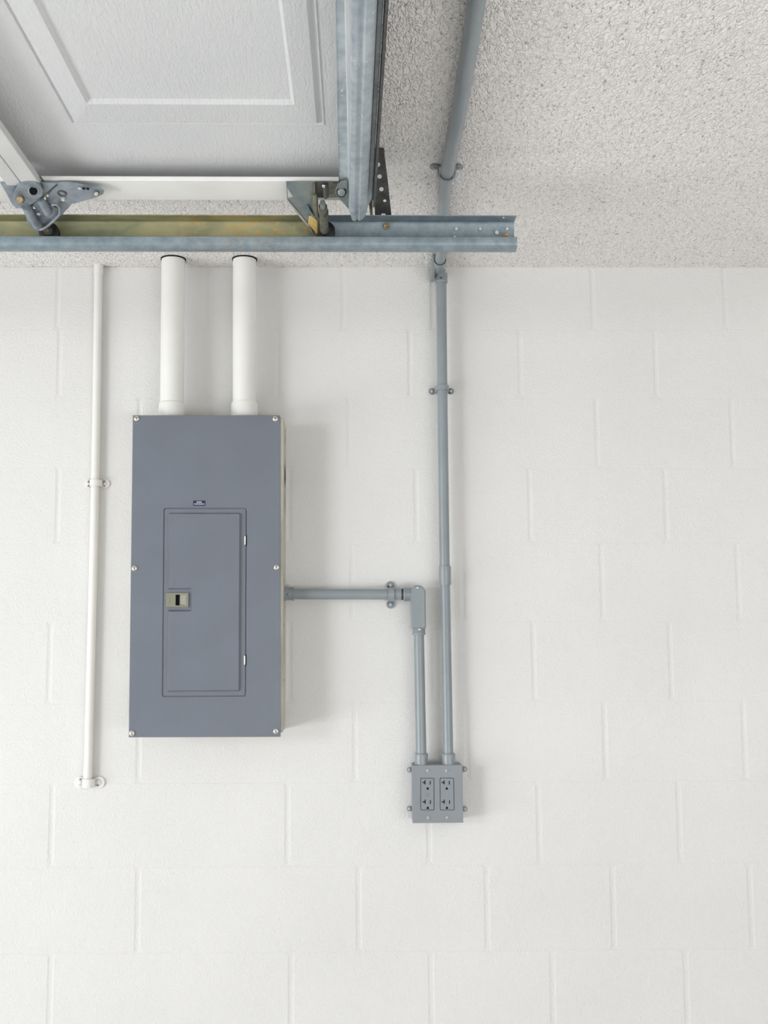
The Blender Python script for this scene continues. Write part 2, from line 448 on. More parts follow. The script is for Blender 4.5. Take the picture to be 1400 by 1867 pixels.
# round the four outer corners a little
Q = []
for i, p in enumerate(P):
    a, c = P[i-1], P[(i+1) % len(P)]; rr = .0045 if i < 4 else .0025
    e1 = (a-p).normalized(); e2 = (c-p).normalized()
    for k in range(4):
        t = k/3; Q.append((p+e1*rr)*(1-t)**2+p*2*t*(1-t)+(p+e2*rr)*t*t)
raised(bm, Q, .0064, .0038)
finish('raised_field', bm, GREY, pd, smooth=False)
# latch
bm = new()
LY = DY-.0052
la = [(302.3, 1106.8), (343.2, 1106.8), (343.5, 1081), (302.6, 1081)]
lh = [(319.8, 1103.8), (338.2, 1103.8), (338.4, 1084.2), (320, 1084.2)]
prism(bm, pf(la, LY), (0, .0065, 0), [pf(lh, LY)])
lt = finish('latch', bm, LATCH, pd, bevel=.0006); lt['label'] = 'khaki plastic slide latch'
bm = new()
a, b = onY(319, 1104.5, LY), onY(339.5, 1083.5, LY)
v = [bm.verts.new(p) for p in ((a.x, LY+.0080, a.z), (a.x+.010, LY+.0076, a.z), (b.x, LY+.0012, a.z), (a.x, LY+.0080, b.z), (a.x+.010, LY+.0076, b.z), (b.x, LY+.0012, b.z))]
bm.faces.new((v[0], v[1], v[4], v[3])); bm.faces.new((v[1], v[2], v[5], v[4]))
w = [bm.verts.new(p) for p in ((a.x, LY+.001, a.z), (a.x, LY+.001, b.z))]
bm.faces.new((v[0], v[3], w[1], w[0]))
bm.faces.new((w[0], v[2], v[1], v[0])); bm.faces.new((w[1], v[3], v[4], v[5]))
finish('latch_recess', bm, LATCH, pd)
bm = new(); box(bm, (a.x+.0005, LY+.0066, a.z+.0005), (a.x+.0105, LY+.0072, b.z-.0005)); finish('latch_shade', bm, SLOT, pd)  # dark plate: shade at the left end of the recess, put into the colour
bm = new()
cc = onY(309.5, 1094.5, LY); tube(bm, [cc+Vector((.0035*math.cos(t)-.0035, -.0002, .0085*math.sin(t))) for t in [(-.9+1.8*k/8) for k in range(9)]], .0008, 8)
finish('latch_grip', bm, LATCH, pd, smooth=True)
bm = new(); cc = onY(317, 1063, DY-.0063); steps(bm, cc, cc+Vector((0, -.0012, 0)), [(0, .0062), (.6, .0056), (.6, .0036), (.1, .0032), (.9, .002), (1, .0004)], 20)
finish('lock_button', bm, GREY, pd, smooth=True)
for hx, hy0, hy1 in ((446.8, 976.5, 994), (446, 1194.5, 1213)):
    a, b = onY(hx, hy0, YF-.0015), onY(hx, hy1, YF-.0015)
    bm = new(); steps(bm, a, b, [(0, .0006), (.06, .0024), (.94, .0024), (1, .0006)], 12); finish('door_hinge', bm, STEEL, panel, smooth=True)
    bm = new(); box(bm, (a.x+.0018, YF-.0012, b.z-.001), (a.x+.0042, YF+.002, a.z+.001)); finish('hinge_slot', bm, SLOT, panel)
for sx, sy in ((249.3, 763.3), (502, 763.8), (245.3, 1036.3), (504, 1034.5), (240.8, 1337), (503, 1333.3)):
    screw(onY(sx, sy, YF), .0078, panel, STEEL, 'cover_screw')
# navy maker's sticker with its two lines of tiny print
bm = new(); prism(bm, pf([(352.2, 922), (374.3, 922), (374.3, 912.6), (352.2, 912.6)], YF-.0006), (0, .0006, 0)); lab = finish('sticker', bm, NAVY, panel); lab['label'] = 'small navy sticker with two lines of white print'
bm = new()
def tick(x, y0, y1, w=.5):
    prism(bm, pf([(x, y1), (x+w, y1), (x+w, y0), (x, y0)], YF-.0009), (0, .0003, 0))
x = 358.4
for k in range(9):
    tick(x, 914.1+(.5 if k % 3 == 1 else 0), 916.7, .75); x += 1.05
x = 353.9
for k in range(17):
    tick(x, 917.9+(.4 if k % 4 == 2 else 0), 919.9, .85); x += 1.12
finish('sticker_print', bm, INK, lab)
# knock-out hole with chipped paint on the right-hand side of the box
xs_ = tr_.x+.0078
bm = new(); zk = onY(518, 863, -.05).z
prism(bm, [(xs_, -.045, zk+.028), (xs_, -.030, zk+.006), (xs_, -.024, zk-.012), (xs_, -.036, zk-.024), (xs_, -.052, zk-.034), (xs_, -.058, zk-.006), (xs_, -.055, zk+.014)], (.0004, 0, 0))
kh = finish('knockout_hole', bm, SLOT, panel)
for zz_, hh in ((785, .006), (800, .012), (842, .005), (886, .008), (915, .03), (1140, .006), (1240, .005)):
    bm = new(); z_ = onY(516, zz_, -.05).z; yy = -.065+random.uniform(-.02, .03)
    prism(bm, [(xs_, yy, z_-hh), (xs_, yy+.003, z_), (xs_, yy, z_+hh), (xs_, yy-.0025, z_)], (.0003, 0, 0)); finish('paint_chip', bm, SLOT, panel)
p = onY(254, 1347, -.04); bm = new(); steps(bm, (p.x, -.05, bb+.001), (p.x, -.05, bb-.006), [(0, .004), (.7, .004), (1, .002)], 10); finish('bottom_screw', bm, DARK, panel)

# ------------------------------------------------------------------ two white pipes above the panel
def pvc(x0t, x1t, x0b, x1b, cx0, cx1, lab_):
    Yp = -.066
    top = onY((x0t+x1t)/2, 468, Yp); bot = onY((x0b+x1b)/2, 735, Yp); r = (onY(x1b, 735, Yp).x-onY(x0b, 735, Yp).x)/2
    rt_ = (onY(x1t, 470, Yp).x-onY(x0t, 470, Yp).x)/2
    t = thing('white_pipe', (bot.x, Yp, bt-.001), lab_, 'pipe', 'white pipes above the breaker panel')
    bm = new(); tube(bm, [(top.x, Yp, ZC+.02), (top.x, Yp, top.z), (bot.x, Yp, bot.z), (bot.x, Yp, bot.z-.02)], [rt_, rt_, r, r], 40)
    finish('pipe', bm, WHITE, t, smooth=True)
    cr = (onY(cx1, 745, Yp).x-onY(cx0, 745, Yp).x)/2; cxm = (cx0+cx1)/2
    a = onY(cxm, 734, Yp); b = onY(cxm, 757, Yp)
    bm = new(); steps(bm, (a.x, Yp, a.z), (b.x, Yp, bt), [(0, r+.0002), (.02, cr-.001), (.12, cr), (.95, cr), (1, cr-.001)], 40); finish('coupling', bm, WHITE, t, smooth=True, angle=50)
    pipe_hole(Vector((top.x, Yp+.001, 0)), rt_+.0024)
    bm = new(); steps(bm, (top.x, Yp, ZC-.0005), (top.x, Yp, ZC-.004), [(0, rt_+.001), (1, rt_+.001)], 32)
    bm.free()
    return t
pvc(294.7, 337.2, 292, 335, 289.7, 336.7, 'left of the two thick white pipes rising from the breaker panel to the ceiling')
pvc(424.8, 467.3, 424.3, 466.3, 421.4, 470, 'right of the two thick white pipes rising from the breaker panel to the ceiling')

# ------------------------------------------------------------------ thin white conduit at left
Yt = -.015
top = onY(180, 484, Yt); t = thing('thin_white_conduit', (onY(160, 1436, Yt).x, Yt, onY(160, 1436, Yt).z), 'thin white painted conduit running down the wall left of the breaker panel', 'conduit')
bm = new(); pts = [onY(x, y, Yt) for x, y in ((179.5, 483), (178.6, 560), (177.3, 654), (175.3, 788), (172.3, 938), (168.5, 1100), (164, 1270), (160.6, 1400), (160, 1434))]
pts[0].z = ZC+.005
tube(bm, pts, .0112, 24); finish('pipe', bm, OFFWHITE, t, smooth=True)
bm = new(); a, b = onY(180, 486, Yt), onY(179.5, 501, Yt); a.z = ZC; tube(bm, [a, b], .0128, 24); finish('collar', bm, OFFWHITE, t, smooth=True)
bm = new(); a = onY(160.4, 1398, Yt); b = onY(159.8, 1419, Yt); tube(bm, [a, b], .0118, 24); finish('sleeve', bm, OFFWHITE, t, smooth=True)
strap(t, onY(174.2, 881, Yt), Vector((0, 0, 1)), Vector((1, 0, 0)), .0112, .017, .024, OFFWHITE, back=.0148, scr=OFFWHITE)
strap(t, onY(160.8, 1427.5, Yt), Vector((0, 0, 1)), Vector((1, 0, 0)), .0112, .022, .026, OFFWHITE, back=.0148, scr=OFFWHITE)

# ------------------------------------------------------------------ grey conduit runs
Yg = -.042
rr = .0143
# horizontal run from the panel
hz0, hz1 = onY(524, 1083, Yg), onY(735, 1083.6, Yg)
hcon = thing('horizontal_conduit', (hz0.x, Yg, hz0.z), 'short horizontal grey conduit leaving the right side of the breaker panel', 'conduit')
bm = new(); tube(bm, [hz0, onY(736, 1083.6, Yg)], rr, 28); finish('pipe', bm, CONDUIT, hcon, smooth=True)
bm = new(); a = onY(519, 1082.5, Yg); a.x = tr_.x+.0076; b = onY(536, 1082.5, Yg); steps(bm, a, b, [(0, .0195), (.2, .0195), (.25, .0178), (.85, .0178), (.9, .019), (1, .0188)], 24); con = finish('connector', bm, CONDUIT, hcon, smooth=True, angle=40)
screw(onY(526, 1084, Yg-.018), .004, con, CONDUIT, 'set_screw', slot=False)
bm = new(); a, b = onY(731.5, 1083.5, Yg), onY(736, 1083.5, Yg); steps(bm, a, b, [(0, .0150), (.15, .0158), (.3, .0150), (.45, .0158), (.6, .0150), (.75, .0158), (1, .0150)], 24); th_ = finish('bare_thread', bm, DARK, hcon, smooth=True); th_['label'] = 'bare dark thread ring'
strap(hcon, onY(712.8, 1083.8, Yg), Vector((1, 0, 0)), Vector((0, 0, 1)), rr, .016, .026, CONDUIT, back=.041)
# right-angle conduit body
lb = thing('conduit_body', (onY(763, 1157, Yg).x, Yg, onY(763, 1157, Yg).z), 'grey right-angle conduit body with rounded cover, joining the horizontal conduit to the shorter upright one', 'conduit body')
bm = new()
def cap_outline(x0, x1, yt, yb, Y, rx=None):
    a, b = onY(x0, yb, Y), onY(x1, yt, Y); cx = (a.x+b.x)/2; R = (b.x-a.x)/2; rb = .005
    out = [Vector((a.x+rb, Y, a.z)), Vector((b.x-rb, Y, a.z)), Vector((b.x-rb*.3, Y, a.z+rb*.3)), Vector((b.x, Y, a.z+rb))]
    for k in range(13):
        t = PI*k/12; out.append(Vector((cx+R*math.cos(t), Y, b.z-R+R*math.sin(t))))
    out += [Vector((a.x, Y, a.z+rb)), Vector((a.x+rb*.3, Y, a.z+rb*.3))]
    return out
yc = Yg-.020
o1 = cap_outline(749, 775.6, 1066.8, 1147, yc+.003); prism(bm, o1, (0, .030, 0))
finish('body', bm, CONDUIT, lb, smooth=True, bevel=.003, seg=3, angle=40)
bm = new(); o2 = cap_outline(750.2, 774.8, 1067.5, 1145.5, yc+.003); raised(bm, o2, .0045, .002); cv = finish('cover', bm, CONDUIT, lb, smooth=True, angle=18)
screw(onY(761.5, 1071.8, yc-.0015), .0036, cv, STEEL, 'cover_screw', slot=False); 
bm = new(); hub(bm, onY(763.5, 1157.5, Yg), onY(763.5, 1140, Yg), .0172); hb = finish('hub', bm, CONDUIT, lb, smooth=True, angle=40)
screw(onY(765, 1147.5, Yg-.0165), .0038, hb, STEEL, 'cover_screw', slot=False)
bm = new(); hub(bm, onY(735.3, 1083.5, Yg), onY(752, 1083.5, Yg), .0178); finish('hub', bm, CONDUIT, lb, smooth=True, angle=40)
# outlet box
YO = -.062
oa, ob = onY(752, 1501, YO), onY(843.5, 1394.5, YO); oc = onY(845.3, 1501, YO)
OX0, OX1, OZ0, OZ1 = oa.x, oc.x-.001, oa.z, ob.z
# shorter upright conduit
vc = thing('short_upright_conduit', (onY(768, 1392, Yg).x, Yg, OZ1), 'shorter upright grey conduit dropping from the right-angle conduit body into the outlet box', 'conduit')
bm = new(); tube(bm, [onY(763.4, 1150, Yg), onY(767.8, 1378, Yg)], rr-.0003, 28); finish('pipe', bm, CONDUIT, vc, smooth=True)
bm = new(); a = onY(768, 1373, Yg); b = onY(768, 1392, Yg); b.z = OZ1; steps(bm, a, b, [(0, .0168), (.1, .0182), (.25, .018), (.8, .0172), (1, .0178)], 28); finish('connector', bm, CONDUIT, vc, smooth=True, angle=50)
# long upright conduit
tc = thing('long_upright_conduit', (onY(817.5, 1392, Yg).x, Yg, OZ1), 'long upright grey conduit running from the ceiling corner down to the outlet box', 'conduit')
Yl = Yg
bm = new(); tube(bm, [onY(804.6, 505, Yl), onY(805.3, 610, Yl), onY(807, 760, Yl), onY(810.5, 1035, Yl)], .0140, 28); up_ = finish('upper_pipe', bm, CONDUIT, tc, smooth=True)
bm = new(); tube(bm, [onY(811.2, 1055, Yl), onY(817.2, 1380, Yl)], .0134, 28); finish('lower_pipe', bm, CONDUIT, tc, smooth=True)
bm = new(); hub(bm, onY(810.7, 1032, Yl), onY(811.4, 1066.5, Yl), .0164, .0004); finish('coupling', bm, CONDUIT, tc, smooth=True, angle=40)
bm = new(); a = onY(799.5, 1044, Yl); steps(bm, a, a+Vector((-.003, 0, 0)), [(0, .0028), (1, .002)], 10); finish('set_screw', bm, STEEL, tc)
bm = new(); a = onY(817.6, 1373, Yl); b = onY(817.8, 1392, Yl); b.z = OZ1; steps(bm, a, b, [(0, .0168), (.1, .0184), (.25, .0182), (.8, .0172), (1, .0178)], 28); finish('connector', bm, CONDUIT, tc, smooth=True, angle=50)
strap(tc, onY(806.3, 708, Yl), Vector((0, 0, 1)), Vector((1, 0, 0)), .0140, .0135, .0262, CONDUIT, back=.041)

# corner conduit body under the ceiling
kb = thing('corner_conduit_body', (onY(806, 512, Yg).x, Yg, onY(806, 512, Yg).z), 'grey elbow conduit body where the long upright conduit meets the ceiling', 'conduit body')
ZP = ZC-.0205; YR = -.122
hc = onZ(808, 446, ZP)
bm = new(); steps(bm, (hc.x, -.010, ZP-.001), (hc.x, YR+.012, ZP), [(0, .012), (.06, .0172), (.2, .0180), (.85, .0172), (1, .0170)], 32)
lo = onY(804.9, 500, Yg)
steps(bm, (hc.x-.0006, Yg, ZP), (lo.x, Yg, lo.z+.001), [(0, .0165), (.5, .0163), (1, .0152)], 28)
finish('body', bm, CONDUIT, kb, smooth=True, angle=40)
bm = new(); xo, xi = hc.x-.0212, hc.x-.0100
P = [(xo, -.006, ZC-.046), (xo, -.030, ZC-.052), (xo, -.060, ZC-.046), (xo, YR+.010, ZC-.022), (xo, YR+.004, ZC-.010), (xo, YR+.006, ZC-.003), (xo, -.006, ZC-.003)]
prism(bm, P, (xi-xo, 0, 0)); finish('side_cover', bm, CONDUIT, kb, smooth=True, bevel=.003, seg=3)
bm = new(); hub(bm, onY(804.8, 515.5, Yg), onY(805, 499, Yg), .0162); hb2 = finish('hub', bm, CONDUIT, kb, smooth=True, angle=40)
screw(onY(803.5, 506.5, Yg-.016), .0028, hb2, DARK, 'set_screw', slot=False)
bm = new(); steps(bm, (hc.x, YR+.022, ZP), (hc.x, YR, ZP), [(0, .0170), (.15, .0176), (.9, .0178), (1, .0172)], 32); finish('hub', bm, CONDUIT, kb, smooth=True, angle=40)
bm = new(); steps(bm, (hc.x, YR, ZP), (hc.x, YR-.0015, ZP), [(0, .0164), (1, .0164)], 32); finish('gasket_ring', bm, DARK, kb)

# ceiling conduit, coming forward along the ceiling
cc_ = thing('ceiling_conduit', (hc.x, YR, ZP), 'grey conduit running forward along the textured ceiling', 'conduit')
bm = new(); pts = [Vector((hc.x, -.10, ZP)), Vector((hc.x, -.16, ZP))]+[onZ(x, y, ZP) for x, y in ((808.2, 390), (810.5, 345), (815, 313), (825.5, 262), (836.7, 205), (853.6, 103), (869.5, 0), (893, -150), (925, -360))]
tube(bm, pts, [.0142]*3+[.0146, .0150]+[.0155]*6, 28); finish('pipe', bm, CONDUIT, cc_, smooth=True)
d_ = (pts[5]-pts[4]).normalized(); sd = Vector((-d_.y, d_.x, 0)); sd = -sd if sd.x < 0 else sd
strap(cc_, onZ(814.2, 318, ZP), d_, sd, .0152, .016, .0262, CONDUIT, out=Vector((0, 0, -1)), back=.0195, scr=CONDUIT)

# ------------------------------------------------------------------ outlet box
ob_ = thing('outlet_box', ((OX0+OX1)/2, -.03, OZ0), 'grey two-gang metal outlet box with four sockets at the foot of the upright conduits', 'outlet box')
bm = new(); box(bm, (OX0+.001, YO+.004, OZ0+.001), (OX1-.001, .0, OZ1-.0)); finish('box', bm, BOXGREY, ob_, bevel=.002)
rec = [((766.8, 1477.3), (792.3, 1477.3), (791.8, 1418.3), (766.5, 1418.3)), ((802.2, 1477.3), (828.8, 1477.3), (827.8, 1418), (801.8, 1418))]
bm = new()
holes = [rquad(q, .004, YO) for q in rec]
prism(bm, [Vector((OX0, YO, OZ0)), Vector((OX1, YO, OZ0)), Vector((OX1-.0005, YO, OZ1)), Vector((OX0-.0003, YO, OZ1))], (0, .004, 0), holes)
finish('cover_plate', bm, BOXGREY, ob_, bevel=.0010)
for gi, q in enumerate(rec):
    bm = new()
    qi = [(q[0][0]+1.0, q[0][1]-1.0), (q[1][0]-1.4, q[1][1]-1.0), (q[2][0]-1.4, q[2][1]+1.2), (q[3][0]+1.0, q[3][1]+1.2)]
    prism(bm, rquad(qi, .0035, YO+.0004), (0, .0035, 0))
    rc = finish('receptacle', bm, BOXGREY, ob_, bevel=.0006)
    x0 = 750 if gi == 0 else 784.8
    for yo, dx in ((0, 0), (35.3, .3)):
        bm = new(); Ys = YO+.0001
        def sl(cx, cy, w_, h_): prism(bm, pf([(cx-w_/2, cy+h_/2), (cx+w_/2, cy+h_/2), (cx+w_/2, cy-h_/2), (cx-w_/2, cy-h_/2)], Ys), (0, .0003, 0))
        sl(x0+24.7+dx, 1426.4+yo, 1.8, 7.6); finish('neutral_slot', bm, SLOT, rc)
        bm = new(); sl(x0+22.2+dx, 1426.7+yo, 4.2, 1.9); finish('neutral_slot', bm, SLOT, rc)
        bm = new(); sl(x0+34.3+dx, 1427.2+yo, 1.6, 6.8); finish('hot_slot', bm, SLOT, rc)
        bm = new(); c0 = (x0+29.6+dx, 1437.5+yo)
        P = pf([(c0[0]-2.1, c0[1]+2.1), (c0[0]+2.1, c0[1]+2.1), (c0[0]+2.1, c0[1]+.4), (c0[0]+.9, c0[1]-2.1), (c0[0]-.9, c0[1]-2.1), (c0[0]-2.1, c0[1]+.4)], Ys)
        prism(bm, P, (0, .0003, 0)); finish('ground_hole', bm, SLOT, rc)
    if gi == 0:
        bm = new(); c0 = onY(779.3, 1449.3, YO); R_ = .0042
        tube(bm, [c0+Vector((R_*math.cos(2*PI*k/20), 0, R_*math.sin(2*PI*k/20))) for k in range(21)], .0005, 6); finish('embossed_mark', bm, BOXGREY, rc, smooth=True)
for sx, sy in ((779.8, 1404.8), (813.8, 1404.8), (780.8, 1490.5), (815.4, 1490.5)):
    screw(onY(sx, sy, YO), .0040, ob_, PALE, 'plate_screw', h=.5)
for sx, sy in ((746, 1403.3), (746.3, 1474.3), (847.3, 1402.3), (847.6, 1474.8)):
    c0 = onY(sx, sy, -.006); bm = new(); ins = .012 if sx < 800 else -.012
    prism(bm, [(c0.x+ins, -.004, c0.z-.0062), (c0.x+ins, -.004, c0.z+.0062)][::1]+[Vector((c0.x+math.copysign(1, -ins)*.0066*math.cos(t), -.004, c0.z+.0066*math.sin(t))) for t in [PI/2-PI*k/8 for k in range(9)]], (0, -.003, 0))
    e = finish('mounting_ear', bm, BOXGREY, ob_)
    screw(Vector((c0.x, -.007, c0.z)), .0045, e, PALE, 'screw', slot=False, h=.4)

# ------------------------------------------------------------------ track
TB = TF+.042
xe = onY(942.5, 420, TF).x
zt = onY(500, 393, TF).z; zt2 = onY(500, 407, TB).z; zl1 = onY(500, 432, TF).z; zl0 = onY(500, 450.5, TF).z
track = thing('door_track', (xe, TF, zl0), 'galvanised steel door track with olive-gold stained left stretch, hung level below the ceiling', 'door track')
prof = [(TF, zt), (TF+.004, zt+.0005), (TB-.004, zt2+.002), (TB, zt2-.003), (TB, zl0+.016), (TB-.006, zl0+.005), (TB-.016, zl0), (TF+.010, zl0-.0005), (TF+.003, zl0+.004), (TF, zl0+.010), (TF+.001, zl1), (TF+.003, zl1+.0005)]
bm = new(); XL = -2.75
def thick_profile(bm, prof, x0, x1, th):
    n = len(prof); P = [Vector((0, a, b)) for a, b in prof]; off = []
    for i in range(n):
        d = (P[min(i+1, n-1)]-P[max(i-1, 0)]).normalized(); off.append(Vector((0, -d.z, d.y))*th)
    for xa, xb in ((x0, x1),):
        A = [[bm.verts.new((x, p.y, p.z)) for p in P] for x in (xa, xb)]; B = [[bm.verts.new((x, (p+o).y, (p+o).z)) for p, o in zip(P, off)] for x in (xa, xb)]
        for i in range(n-1):
            bm.faces.new((A[0][i], A[0][i+1], A[1][i+1], A[1][i])); bm.faces.new((B[0][i+1], B[0][i], B[1][i], B[1][i+1]))
            for s_ in (0, 1): bm.faces.new((A[s_][i], A[s_][i+1], B[s_][i+1], B[s_][i]))
        for i in (0, n-1): bm.faces.new((A[0][i], A[1][i], B[1][i], B[0][i]))
thick_profile(bm, prof, XL, xe, .0016)
finish('rail', bm, RAIL, track, smooth=True, angle=50)
for px, py, r_ in ((704, 413, .0075), (922, 430, .0068)):
    c0 = onY(px, py, TB-.003); bm = new()
    steps(bm, c0, c0+Vector((0, -.0035, 0)), [(0, r_), (1, r_)], 20); wsh = finish('bolt', bm, BRASS, track, smooth=True, angle=40)
    bm = new(); steps(bm, c0+Vector((0, -.0035, 0)), c0+Vector((0, -.010, 0)), [(0, r_*.75), (.8, r_*.7), (1, r_*.45)], 6); finish('bolt_head', bm, BRASS, wsh)
WDOT = m_paint('pale_hole_disc', srgb(225, 225, 220), .5, 0, .4, .02)
for px, py, r_ in ((832, 417.3, .0032), (875.5, 417.3, .0030), (905.7, 424, .0044), (924.3, 417.3, .0033), (918, 397, .0015), (829, 432, .0018)):
    c0 = onY(px, py, TB-.0028 if r_ > .002 else TF+.001); bm = new(); steps(bm, c0, c0+Vector((0, -.0012, 0)), [(0, r_), (.8, r_), (.8, r_*.45), (.3, r_*.4)], 14); finish('rivet_or_hole_disc', bm, WDOT, track)  # pale discs stand in for punched holes showing the bright background

# ------------------------------------------------------------------ ceiling hanger strap
YH = TB+.003
hg = thing('ceiling_hanger', (onY(697, 330, YH).x, YH, ZC), 'dark punched steel hanger strap fixing the door track to the ceiling', 'bracket')
A0, B0 = onZ(690, 269, ZC), onY(690, 400, YH)            # the strap slopes from the ceiling back to the track
HV = (B0-A0).normalized(); HN = Vector((0, -HV.z, HV.y)); HN = HN if HN.y < 0 else -HN
def hp(x, y, off=0.0): return onP(x, y, A0+HN*off, HN)
P = [hp(677, 269), hp(699.3, 269), hp(707, 330), hp(714.5, 402), hp(684, 402), hp(680.5, 330)]
hole_c = hp(701.3, 366.5)
bm = new(); hl = [circ(hole_c, .0036, ay=-HV, seg=12), [hp(x, y) for x, y in ((695.5, 393.5), (702.5, 393.5), (702.5, 389.5), (695.5, 389.5))]]
prism(bm, P[::-1], -HN*.003, hl); finish('strap_plate', bm, DARK, hg)
bm = new(); P2 = [onY(683.6, 449, YH), onY(689.8, 449, YH), onY(687, 462, YH)]; prism(bm, [onY(684, 398, YH), P2[0], P2[2], P2[1], onY(700, 398, YH)], (0, .003, 0)); finish('strap_tail', bm, DARK, hg)
for px, py in ((689, 300), (692, 321.7), (695.3, 344.8)):
    c0 = hp(px, py, .0002); bm = new(); steps(bm, c0, c0+HN*.0014, [(0, .0048), (.8, .0046), (.8, .0026), (.4, .0024), (.9, .0014)], 16); finish('rivet_or_hole_disc', bm, WDOT, hg)  # discs in place of strap holes, coloured like the ceiling seen through them
bm = new(); box(bm, (P[0].x, A0.y, ZC-.0025), (P[1].x, A0.y+.035, ZC)); finish('ceiling_flange', bm, DARK, hg)
bm = new(); prism(bm, [onY(x, y, YH-.004) for x, y in ((676, 323), (684, 320), (686, 330), (683, 352), (679, 366), (679.5, 394), (675, 394), (672, 368), (672, 352))], (0, .003, 0)); finish('angle_leg', bm, OLIVE, hg)

# ------------------------------------------------------------------ garage door overhead
ZD = onY(400, 365, -.735).z            # underside of the frame
YE = -.735
YN = onZ(400, 329.5, ZD).y            # near edge of the end stile
REC = .040
xs1 = onZ(43.7, 331, ZD).x            # joint between the two sections
xr = onZ(662, 340, ZD).x              # right end of the door
YD1 = -5.3
door = thing('garage_door', (xs1, YE, ZD), 'white sectional garage door lying open overhead with embossed panels', 'garage door')
def section(xa, xb, first, rl, rr_):
    """skin with embossed frames between xa and xb, end stile, two long rails (rl, rr_ = widths)."""
    zs = ZD+REC; bm = new()
    # grid of the skin: strips between embosses
    ex0, ex1 = (onZ(129.5, 224.5, zs).x, onZ(592, 226, zs).x) if first else (xa+.075, xb-.075)
    e0 = onZ(350, 226, zs).y
    ys = []; y = e0
    while y > YD1+1.0: ys.append((y, y-.92)); y -= 1.04
    def q(x0, y0, x1, y1, z0=zs):
        bm.faces.new([bm.verts.new(v) for v in ((x0, y0, z0), (x1, y0, z0), (x1, y1, z0), (x0, y1, z0))])
    q(xa, YE, xb, e0)
    q(xa, e0, ex0, YD1); q(ex1, e0, xb, YD1)
    for i, (a, b) in enumerate(ys):
        nb = ys[i+1][0] if i+1 < len(ys) else YD1
        q(ex0, b, ex1, nb)
        if first:
            ib = abs(onZ(350, 181, zs).y-e0); il = .052
        else: ib = il = .05
        # (inset from outer edge, depth towards the viewer)
        rings = [(0, 0), (.001, .0018), (.003, .0018), (.004, -.0014), (.0065, -.0014), (.0150, .0050), (None, .0085), (None, .0022)]
        prev = None
        for k, (d, h) in enumerate(rings):
            if k == 6: dx, dy = il, ib-.003
            elif k == 7: dx, dy = il+.006, ib+.006
            else: dx = dy = d
            R = [bm.verts.new(v) for v in ((ex0+dx, a-dy, zs-h), (ex1-dx, a-dy, zs-h), (ex1-dx, b+dy, zs-h), (ex0+dx, b+dy, zs-h))]
            if prev:
                for t in range(4): bm.faces.new((prev[t], prev[(t+1) % 4], R[(t+1) % 4], R[t]))
            prev = R
        bm.faces.new(prev)
    bmesh.ops.remove_doubles(bm, verts=bm.verts, dist=1e-5)
    # back face
    bm2 = [bm.verts.new(v) for v in ((xa, YE, ZD+.045), (xb, YE, ZD+.045), (xb, YD1, ZD+.045), (xa, YD1, ZD+.045))]; bm.faces.new(bm2)
    finish('door_skin', bm, DOOR, door)
    bm = new(); box(bm, (xa, YN, ZD), (xb, YE, ZD+.0095)); box(bm, (xa, YE-.003, ZD+.0095), (xb, YE, ZD+.044)); finish('end_stile', bm, STILE, door, bevel=.0015)
    bm = new(); box(bm, (xa+.0008, YD1, ZD-.012), (xa+rl, YN-.001, ZD+.004)); box(bm, (xa+.0008, YD1, ZD+.004), (xa+.004, YN, ZD+.044)); finish('long_rail', bm, SKINEDGE, door, bevel=.002)
    bm = new(); box(bm, (xb-rr_, YD1, ZD-.012), (xb-.0008, YN-.001, ZD+.004)); box(bm, (xb-.004, YD1, ZD+.004), (xb-.0008, YN, ZD+.044)); finish('long_rail', bm, SKINEDGE, door, bevel=.002)
rB = onZ(77, 331, ZD).x-xs1; rA = xs1-onZ(15.5, 331, ZD).x
section(xs1, xr, True, rB, .03)
section(xs1-.60, xs1, False, .036, rA)
section(xs1-1.20, xs1-.60, False, .036, .036)
section(xs1-1.80, xs1-1.20, False, .036, .036)
bm = new(); prism(bm, [onZ(x, y, ZD-.0045) for x, y in ((71, 321), (75, 321.5), (84, 335), (81.5, 336))], (0, 0, -.001)); finish('rail_clip', bm, OLIVE, door)

# strut along the end of the door
ZS = ZD-.038
s_near, s_far = onZ(663, 0, ZS), onZ(652.3, 401, ZS)
dS = (s_far-s_near).normalized(); s_near = s_near-dS*3.2; L = (s_far-s_near).length
sx = dS.cross(Vector((0, 0, 1))); sx = sx if sx.x > 0 else -sx
sp = [(-.040, .034), (-.038, .0355), (-.022, .0355), (-.0205, .033), (-.0185, .005), (-.016, -.001), (-.008, -.003), (-.004, .001), (.000, .001), (.004, -.003), (.015, .002), (.0195, .006), (.021, .033), (.0225, .0355), (.029, .0355), (.030, .034)]
bm = new()
ends = []
for dist, kx, kz in ((0, 1, 0), (L-.035, 1, 0), (L, .74, 0)):
    for sgn in (0, .0014):
        ends.append([bm.verts.new(s_near+dS*dist+sx*(a*kx if (abs(a) < .0215 or kx == 1) else math.copysign(.0215*kx, a))+Vector((0, 0, b+sgn if (kx == 1) else min(b, .02)+sgn))) for a, b in sp])
n = len(sp)
for e in (0, 1):
    for A, B in ((ends[e*2], ends[e*2+2]), (ends[e*2+1], ends[e*2+3])):
        for i in range(n-1): bm.faces.new((A[i], A[i+1], B[i+1], B[i]))
    for i in (0, n-1): bm.faces.new((ends[e*2][i], ends[e*2+1][i], ends[e*2+3][i], ends[e*2+2][i]))
for i in range(n-1): bm.faces.new((ends[4][i], ends[4][i+1], ends[5][i+1], ends[5][i]))
st = finish('strut', bm, GALV, door, smooth=True, angle=30); st['label'] = 'long galvanised stiffening strut across the end of the door'
bm = new(); a = s_near+sx*.031; b = s_far-dS*.07+sx*.031
